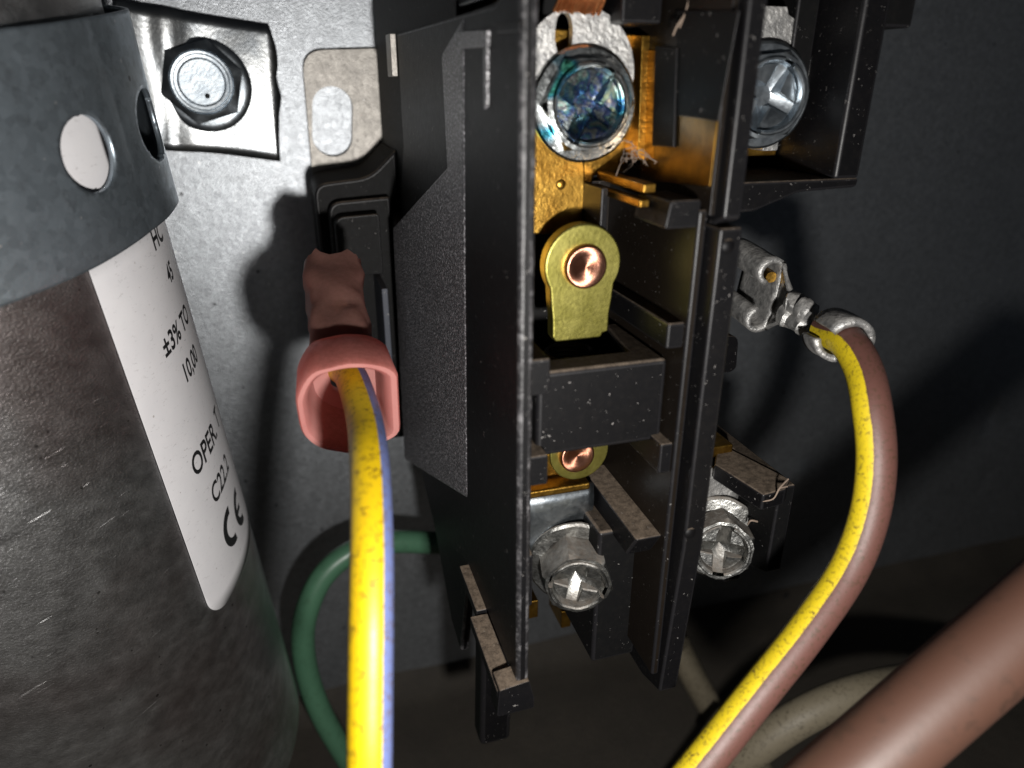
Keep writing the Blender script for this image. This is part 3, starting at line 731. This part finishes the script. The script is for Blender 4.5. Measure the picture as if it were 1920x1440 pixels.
# ================================================================ fork terminals under the top screws
def fork_terminal(px, py, h, R, label, strands=True, ang=8):
    c = at(px, py, h); t = thing('fork_terminal', c, label, 'terminal', 'crimp terminals under the upper screws')
    # tongue: round eye plus a neck towards the barrel
    eye = [(c.x + R * math.cos(math.radians(112 + 316 * i / 40)), c.z + R * math.sin(math.radians(112 + 316 * i / 40))) for i in range(41)]
    eye += [(c.x + R * .33, c.z + R * 1.04), (c.x - R * .36, c.z + R * 1.04)]
    hole = [(c.x - 1.15 + .62 * math.copysign(abs(math.cos(2 * math.pi * i / 28)) ** .7, math.cos(2 * math.pi * i / 28)), c.z + R * .58 + 1.25 * math.sin(2 * math.pi * i / 28)) for i in range(28)]
    build(MB().ph(eye, h - .35, h + .35, [hole]), 'tongue', M_tin, t, bevel=.08)
    top = c + Vector((-.25, .4, R * 1.02))
    if strands:
        mb = MB()
        for i in range(15):
            x = (i - 7) * .22; b_ = top + Vector((x - .1, .15 + .5 * math.cos(x * .8), 0))
            mb.tube([W(b_ + Vector((0, -.3, -.45 - .2 * random.random()))), W(b_ + Vector((.03, .45, .1))), W(b_ + Vector((.0, .8, 1.3)))], .125, 8)
        build(mb, 'copper_strands', M_strand, t, smooth=60)
    mb = MB(); grid = []
    for i in range(7):
        row = []
        for k in range(25):
            a = 2 * math.pi * k / 24 * .97; row.append(W(top + Vector((1.9 * math.cos(a), .9 + 1.1 * math.sin(a), .75 + 3.0 * i / 6 + .08 * math.sin(3 * a)))))
        grid.append(row)
    build(mb.sheet(grid), 'barrel', M_tin, t, smooth=60, solid=.35)
    return t
fork_terminal(1082, 138, 50.9, 4.1, 'tinned crimp terminal with frayed copper strands under the blue tinted screw')
fork_terminal(1424, 138, 49.4, 4.3, 'tinned crimp terminal under the upper right screw behind the barrier', False)

# ================================================================ yellow wire and its red connector
yw = thing('yellow_wire', at(657, 757, 50), 'yellow wire with a pale blue stripe ending in a translucent red connector', 'wire')
P = [at(640, 690, 45.5), at(655, 702, 47.5), at(668, 732, 50.5), at(684, 790, 55), at(693, 870, 60), at(697, 1000, 64.5), at(696, 1150, 67.6), at(694, 1300, 69.6), at(693, 1420, 71), at(692, 1540, 72)]
P = smooth_path(P, 8)
mb = MB(); mb.tube([W(p) for p in P], 1.24, 24, ref=CAMP); build(mb, 'insulation', M_ywire, yw, smooth=60)
# red connector: flared bell with one flat side, then a flattened sleeve reaching back to the blade
def frame(a, b_, side=Vector((1, 0, 0))):
    t = (b_ - a).normalized(); x = (side - t * side.dot(t)).normalized(); y = t.cross(x); return t, x, y
Bc0, Bc1 = at(650, 706, 46.0), at(660, 768, 51.2)
t_, x_, y_ = frame(Bc0, Bc1)
if (y_.z) < 0: y_ = -y_
def bell_ring(c, r, flat, rot=0.0):
    out = []
    for i in range(48):
        a = 2 * math.pi * i / 48; ex_ = .80; px_ = r * math.copysign(abs(math.cos(a)) ** ex_, math.cos(a)); py_ = r * 1.0 * math.copysign(abs(math.sin(a)) ** ex_, math.sin(a))
        py_ += .10 * r * noise.noise(Vector((px_ * .5, py_ * .5, r * .2))); px_ *= 1 + .06 * noise.noise(Vector((py_ * .4, 3, r * .1)))
        px_ = min(px_, flat); out.append(W(c + x_ * px_ + y_ * py_))
    return out
spec = [(-.6, 1.5, 9), (-.5, 2.9, 2.7), (-.2, 3.5, 3.15), (.3, 3.7, 3.3), (3.25, 3.85, 3.5), (3.5, 3.72, 3.36), (3.5, 3.42, 2.95), (3.2, 3.12, 2.6), (1.2, 3.0, 2.45), (.3, 2.6, 2.2), (.1, 1.3, 9)]
mb = MB()
Lb = (Bc1 - Bc0).length; k = Lb / 3.5
for d_, r_, f_ in spec: mb.v += bell_ring(Bc0 + t_ * (d_ * k), r_, f_)
for j in range(len(spec) - 1):
    for i in range(48): mb.f.append((j * 48 + i, j * 48 + (i + 1) % 48, (j + 1) * 48 + (i + 1) % 48, (j + 1) * 48 + i))
sl = build(mb, 'connector_bell', M_vinyl, yw, smooth=40)
mb = MB(); path = smooth_path([at(646, 682, 45.0), at(636, 620, 41.5), at(629, 560, 37.5), at(624, 505, 33.5)], 6); Np = len(path)
rad = lambda u_: 1.0 - .05 * math.exp(-((u_ - .45) / .15) ** 2) + .015 * math.sin(u_ * 17)
for off in (0.0, -.42):
    for i, p in enumerate(path):
        u_ = i / (Np - 1); t2, xx, yy = frame(path[max(i - 1, 0)], path[min(i + 1, Np - 1)])
        for j in range(40):
            a = 2 * math.pi * j / 40; ex = .55
            cx = math.copysign(abs(math.cos(a)) ** ex, math.cos(a)); cy = math.copysign(abs(math.sin(a)) ** (ex + .15), math.sin(a))
            ragged = t2 * (1.1 * noise.noise(Vector((j * .45, 0, 3))) if i == Np - 1 else 0)
            mb.v.append(W(p + xx * ((2.55 * rad(u_) + off) * cx) + yy * ((1.9 * rad(u_) + off) * cy) + ragged))
nn = 40
for o_ in (0, 1):
    b0 = o_ * Np * nn
    for i in range(Np - 1):
        for j in range(nn): mb.f.append((b0 + i * nn + j, b0 + i * nn + (j + 1) % nn, b0 + (i + 1) * nn + (j + 1) % nn, b0 + (i + 1) * nn + j))
for i in (0, Np - 1):
    for j in range(nn): mb.f.append((i * nn + j, i * nn + (j + 1) % nn, Np * nn + i * nn + (j + 1) % nn, Np * nn + i * nn + j))
for v in mb.v: v += Vector((noise.noise(v * .55), noise.noise(v * .55 + Vector((7, 0, 0))), noise.noise(v * .55 + Vector((0, 7, 0))))) * .42
sv = build(mb, 'connector_sleeve', M_vinyl2, yw, smooth=50)
mb = MB(); mb.tube([W(p) for p in path[2:-1]], [.9 + .55 * math.sin(math.pi * i / (len(path) - 4)) ** 2 for i in range(len(path) - 3)], 16)
build(mb, 'crimp_barrel', M_brass, sv, smooth=60)
mb = MB()
for i in range(4):
    a0_ = at(640 + i * 4, 690, 47); mb.tube([W(a0_), W(at(639 + i * 4, 700, 48.5)), W(at(643 + i * 3, 716 + i, 49.5))], .16, 8)
build(mb, 'copper_strands', M_strand, yw, smooth=60)

# ================================================================ brown wire with yellow stripe and bare spade terminal
bw = thing('striped_wire', at(1560, 625, 55), 'brown wire with a yellow stripe ending in a bare crimped spade terminal', 'wire')
P = [at(1548, 618, 55.5), at(1588, 640, 58.8), at(1618, 690, 61.5), at(1634, 760, 63.8), at(1643, 860, 65.6), at(1630, 965, 66.6), at(1590, 1070, 67.6), at(1512, 1185, 68.8), at(1425, 1295, 69.8), at(1346, 1395, 70.6), at(1270, 1490, 71.4)]
P = smooth_path(P, 8); mb = MB(); mb.tube([W(p) for p in P], [1.32] * len(P), 24, ref=CAMP); build(mb, 'insulation', M_bwire, bw, smooth=60)
# rolled spade receptacle
T0, T1, T2, T3 = at(1378, 512, 42.0), at(1442, 556, 48.0), at(1512, 597, 53.0), at(1580, 636, 57.6)
tt = (T1 - T0).normalized(); wv = Vector((.05, .1, 1)); wv = (wv - tt * wv.dot(tt)).normalized(); nv = tt.cross(wv)
if nv.x > 0: nv = -nv                                    # face that looks back to the lens
prof = []
HW = 2.35; rr = 1.16
for i in range(14):
    a = math.radians(250 - 250 * i / 13); prof.append((HW + rr * math.sin(a) * .9 - .1, rr - rr * math.cos(a)))
prof = [(w_, n_) for w_, n_ in prof]
plate = [(w_, 0.0) for w_ in (1.9, 1.2, .6, 0, -.6, -1.2, -1.9)]
prof2 = [(-w_, n_) for w_, n_ in reversed(prof)]
full = prof + plate + prof2
mb = MB(); grid = []
for i in range(9):
    u_ = i / 8; c = T0.lerp(T1, u_)
    grid.append([W(c + wv * (w_ + .05 * noise.noise(Vector((w_ * 2, u_ * 4, 1)))) + nv * (n_ - .9 + .05 * noise.noise(Vector((w_ * 2, u_ * 4, 7))))) for w_, n_ in full])
mb.sheet(grid); ter = build(mb, 'spade_receptacle', M_tin, bw, smooth=50, solid=.46)
# neck narrowing towards the crimp
mb = MB(); grid = []
for i in range(9):
    u_ = i / 8; c = T1.lerp(T2, u_ * .62); wd = 2.1 * (1 - u_) ** 1.3 + 1.15
    grid.append([W(c + wv * (wd * q) + nv * (-.9 + (.95 * abs(q) ** 3) * (.4 + u_))) for q in (-1, -.8, -.5, -.2, 0, .2, .5, .8, 1)])
build(mb.sheet(grid), 'neck', M_tin, ter, smooth=50, solid=.32)
# folded conductor crimp (two lobes)
mb = MB()
for sgn in (-1, 1):
    c0_ = T1.lerp(T2, .52) + wv * (.62 * sgn) + nv * .1; c1_ = T1.lerp(T2, 1.12) + wv * (.55 * sgn) + nv * .1
    pts = [W(c0_.lerp(c1_, i / 10) + nv * (.16 * math.sin(i * 1.7 + sgn)) + wv * (.1 * math.sin(i * 1.1))) for i in range(11)]
    mb.tube(pts, [.55, .92, .98, .95, .78, .74, .9, 1.0, .95, .9, .5], 14)
for v in mb.v: v += Vector((noise.noise(v * 1.1), noise.noise(v * 1.1 + Vector((5, 0, 0))), noise.noise(v * 1.1 + Vector((0, 5, 0))))) * .22
build(mb, 'wire_crimp', M_tin, ter, smooth=40)
# insulation grip: two claws round the insulation
def claw(u0, u1, r, a0, a1, name):
    mb = MB(); grid = []
    for i in range(5):
        u_ = u0 + (u1 - u0) * i / 4; k_ = u_ * (len(P) - 1); i0 = min(int(k_), len(P) - 2); c = P[i0].lerp(P[i0 + 1], k_ - i0); tg = (P[i0 + 1] - P[i0]).normalized()
        b_ = wv - tg * wv.dot(tg); b_.normalize(); cc = tg.cross(b_)
        if cc.x > 0: cc = -cc
        grid.append([W(c + b_ * (r * math.cos(a)) + cc * (r * math.sin(a))) for a in [math.radians(a0 + (a1 - a0) * j / 18) for j in range(19)]])
    return build(mb.sheet(grid), name, M_tin, ter, smooth=60, solid=.5)
claw(.035, .112, 1.72, -175, 62, 'insulation_claw'); claw(-.0 + .01, .075, 1.8, 100, 188, 'insulation_claw')
mb = MB()
for i in range(5):
    c = T1.lerp(T2, .40) + wv * ((i - 2) * .48) - nv * .3
    mb.tube([W(c), W(c + nv * .35 + tt * .8), W(c + nv * .3 + tt * 1.9)], .2, 8)
build(mb, 'copper_strands', M_strand, ter, smooth=60)
mb = MB(); mb.tube([W(at(1436, 512, 46.2)), W(at(1446, 520, 47.4))], .5, 14); build(mb, 'locking_dimple', M_brass, ter, smooth=50)

# ================================================================ other wires
def wire(name, pts, r, mat, label, n=20):
    mb = MB(); mb.tube([W(p) for p in smooth_path(pts, 8)], r, n, ref=CAMP); o = build(mb, name, mat, smooth=60); return tag(o, label, 'wire')
wire('brown_wire', [at(2120, 1000, 76), at(2010, 1092, 76), at(1905, 1184, 76.2), at(1800, 1275, 76.4), at(1700, 1362, 76.6), at(1600, 1450, 76.8), at(1480, 1556, 77)], 2.62, M_brown, 'thick plain brown wire out of focus in the near right corner', 28)
wire('green_wire', [at(960, 1030, 12), at(880, 1022, 13), at(800, 1017, 14), at(720, 1017, 15), at(655, 1038, 16), at(606, 1080, 17), at(577, 1140, 18), at(568, 1200, 18), at(578, 1270, 18), at(606, 1345, 19), at(655, 1430, 20), at(700, 1510, 20)], 1.62, M_green, 'green wire looping across the panel behind the yellow wire')
wire('tan_cable', [at(1250, 1545, 44), at(1340, 1470, 46), at(1430, 1392, 48), at(1530, 1330, 49), at(1640, 1290, 49), at(1760, 1270, 46), at(1920, 1262, 42)], 2.2, M_tan, 'dirty tan cable crossing behind the lower end of the striped wire')
wire('tan_cable', [at(1330, 1350, 30), at(1385, 1400, 34), at(1425, 1450, 36), at(1460, 1520, 36)], 2.3, M_tan, 'short stretch of dirty tan cable at the bottom edge beside the striped wire')
wire('grey_cable', [at(1270, 1210, 18), at(1300, 1270, 20), at(1340, 1340, 22), at(1390, 1420, 24), at(1430, 1500, 24)], 2.2, M_tan, 'dim cable running down behind the contactor foot')

# ================================================================ dust fibres
def fibres(name, paths, r, mat, label):
    mb = MB()
    for p in paths: mb.tube([W(q) for q in smooth_path(p, 5)], r, 6, uv=False)
    o = build(mb, name, mat, smooth=60); return tag(o, label, 'fibre')
pf = []
for i in range(16):
    c = at(1188 + random.uniform(-8, 8), 284 + random.uniform(-12, 14), 53.2 + random.uniform(-.3, .6)); dr = Vector((random.uniform(-1, 1), random.uniform(-.4, .6), random.uniform(-1, 1))).normalized(); p_ = [c.copy()]
    for k_ in range(random.randint(4, 8)):
        dr = (dr + Vector((random.uniform(-.8, .8), random.uniform(-.5, .5), random.uniform(-.8, .6)))).normalized(); c = c + dr * .26; p_.append(c.copy())
    pf.append(p_)
pf.append([at(1180, 296, 53), at(1165, 305, 53.6), at(1155, 330, 53.8)]); pf.append([at(1190, 285, 53), at(1210, 292, 54), at(1232, 304, 54)])
fibres('dust_fluff', pf, .028, M_fibre, 'pale clump of fluff caught beside the blue tinted screw')
fibres('dust_hair', [[at(1291, 0, 56), at(1284, 26, 56), at(1270, 48, 56), at(1262, 66, 55.5)], [at(1284, 26, 56), at(1274, 52, 56.2)]], .06, M_fibre, 'thin pale hair at the top between the two pockets')
fb = [[at(1478, 1112, 1), at(1440, 1160, 1), at(1412, 1205, 1), at(1385, 1250, 1), at(1355, 1292, 1)], [at(1425, 1185, 1), at(1395, 1182, 1), at(1378, 1175, 1)], [at(1415, 1195, 1), at(1385, 1212, 1)], [at(1432, 1170, 1), at(1420, 1155, 1)], [at(1405, 1215, 1), at(1420, 1190, 1), at(1412, 1170, 1)]]
fibres('black_fibre', fb, .35, M_bfibre, 'branching black fibre hanging on the panel below the lower right pocket')
fibres('dust_hair', [[at(1478, 898, 57.2), at(1462, 915, 57.6), at(1450, 935, 57.6), at(1430, 940, 57.4)], [at(1462, 915, 57.6), at(1476, 912, 57.4)]], .07, M_fibre, 'curled pale hair on the dusty roof of the lower right pocket')
fibres('dust_hair', [[at(1402, 983, 54), at(1408, 976, 54.5), at(1420, 978, 54.5)]], .09, M_fibre, 'short pale thread beside the lower right screw')
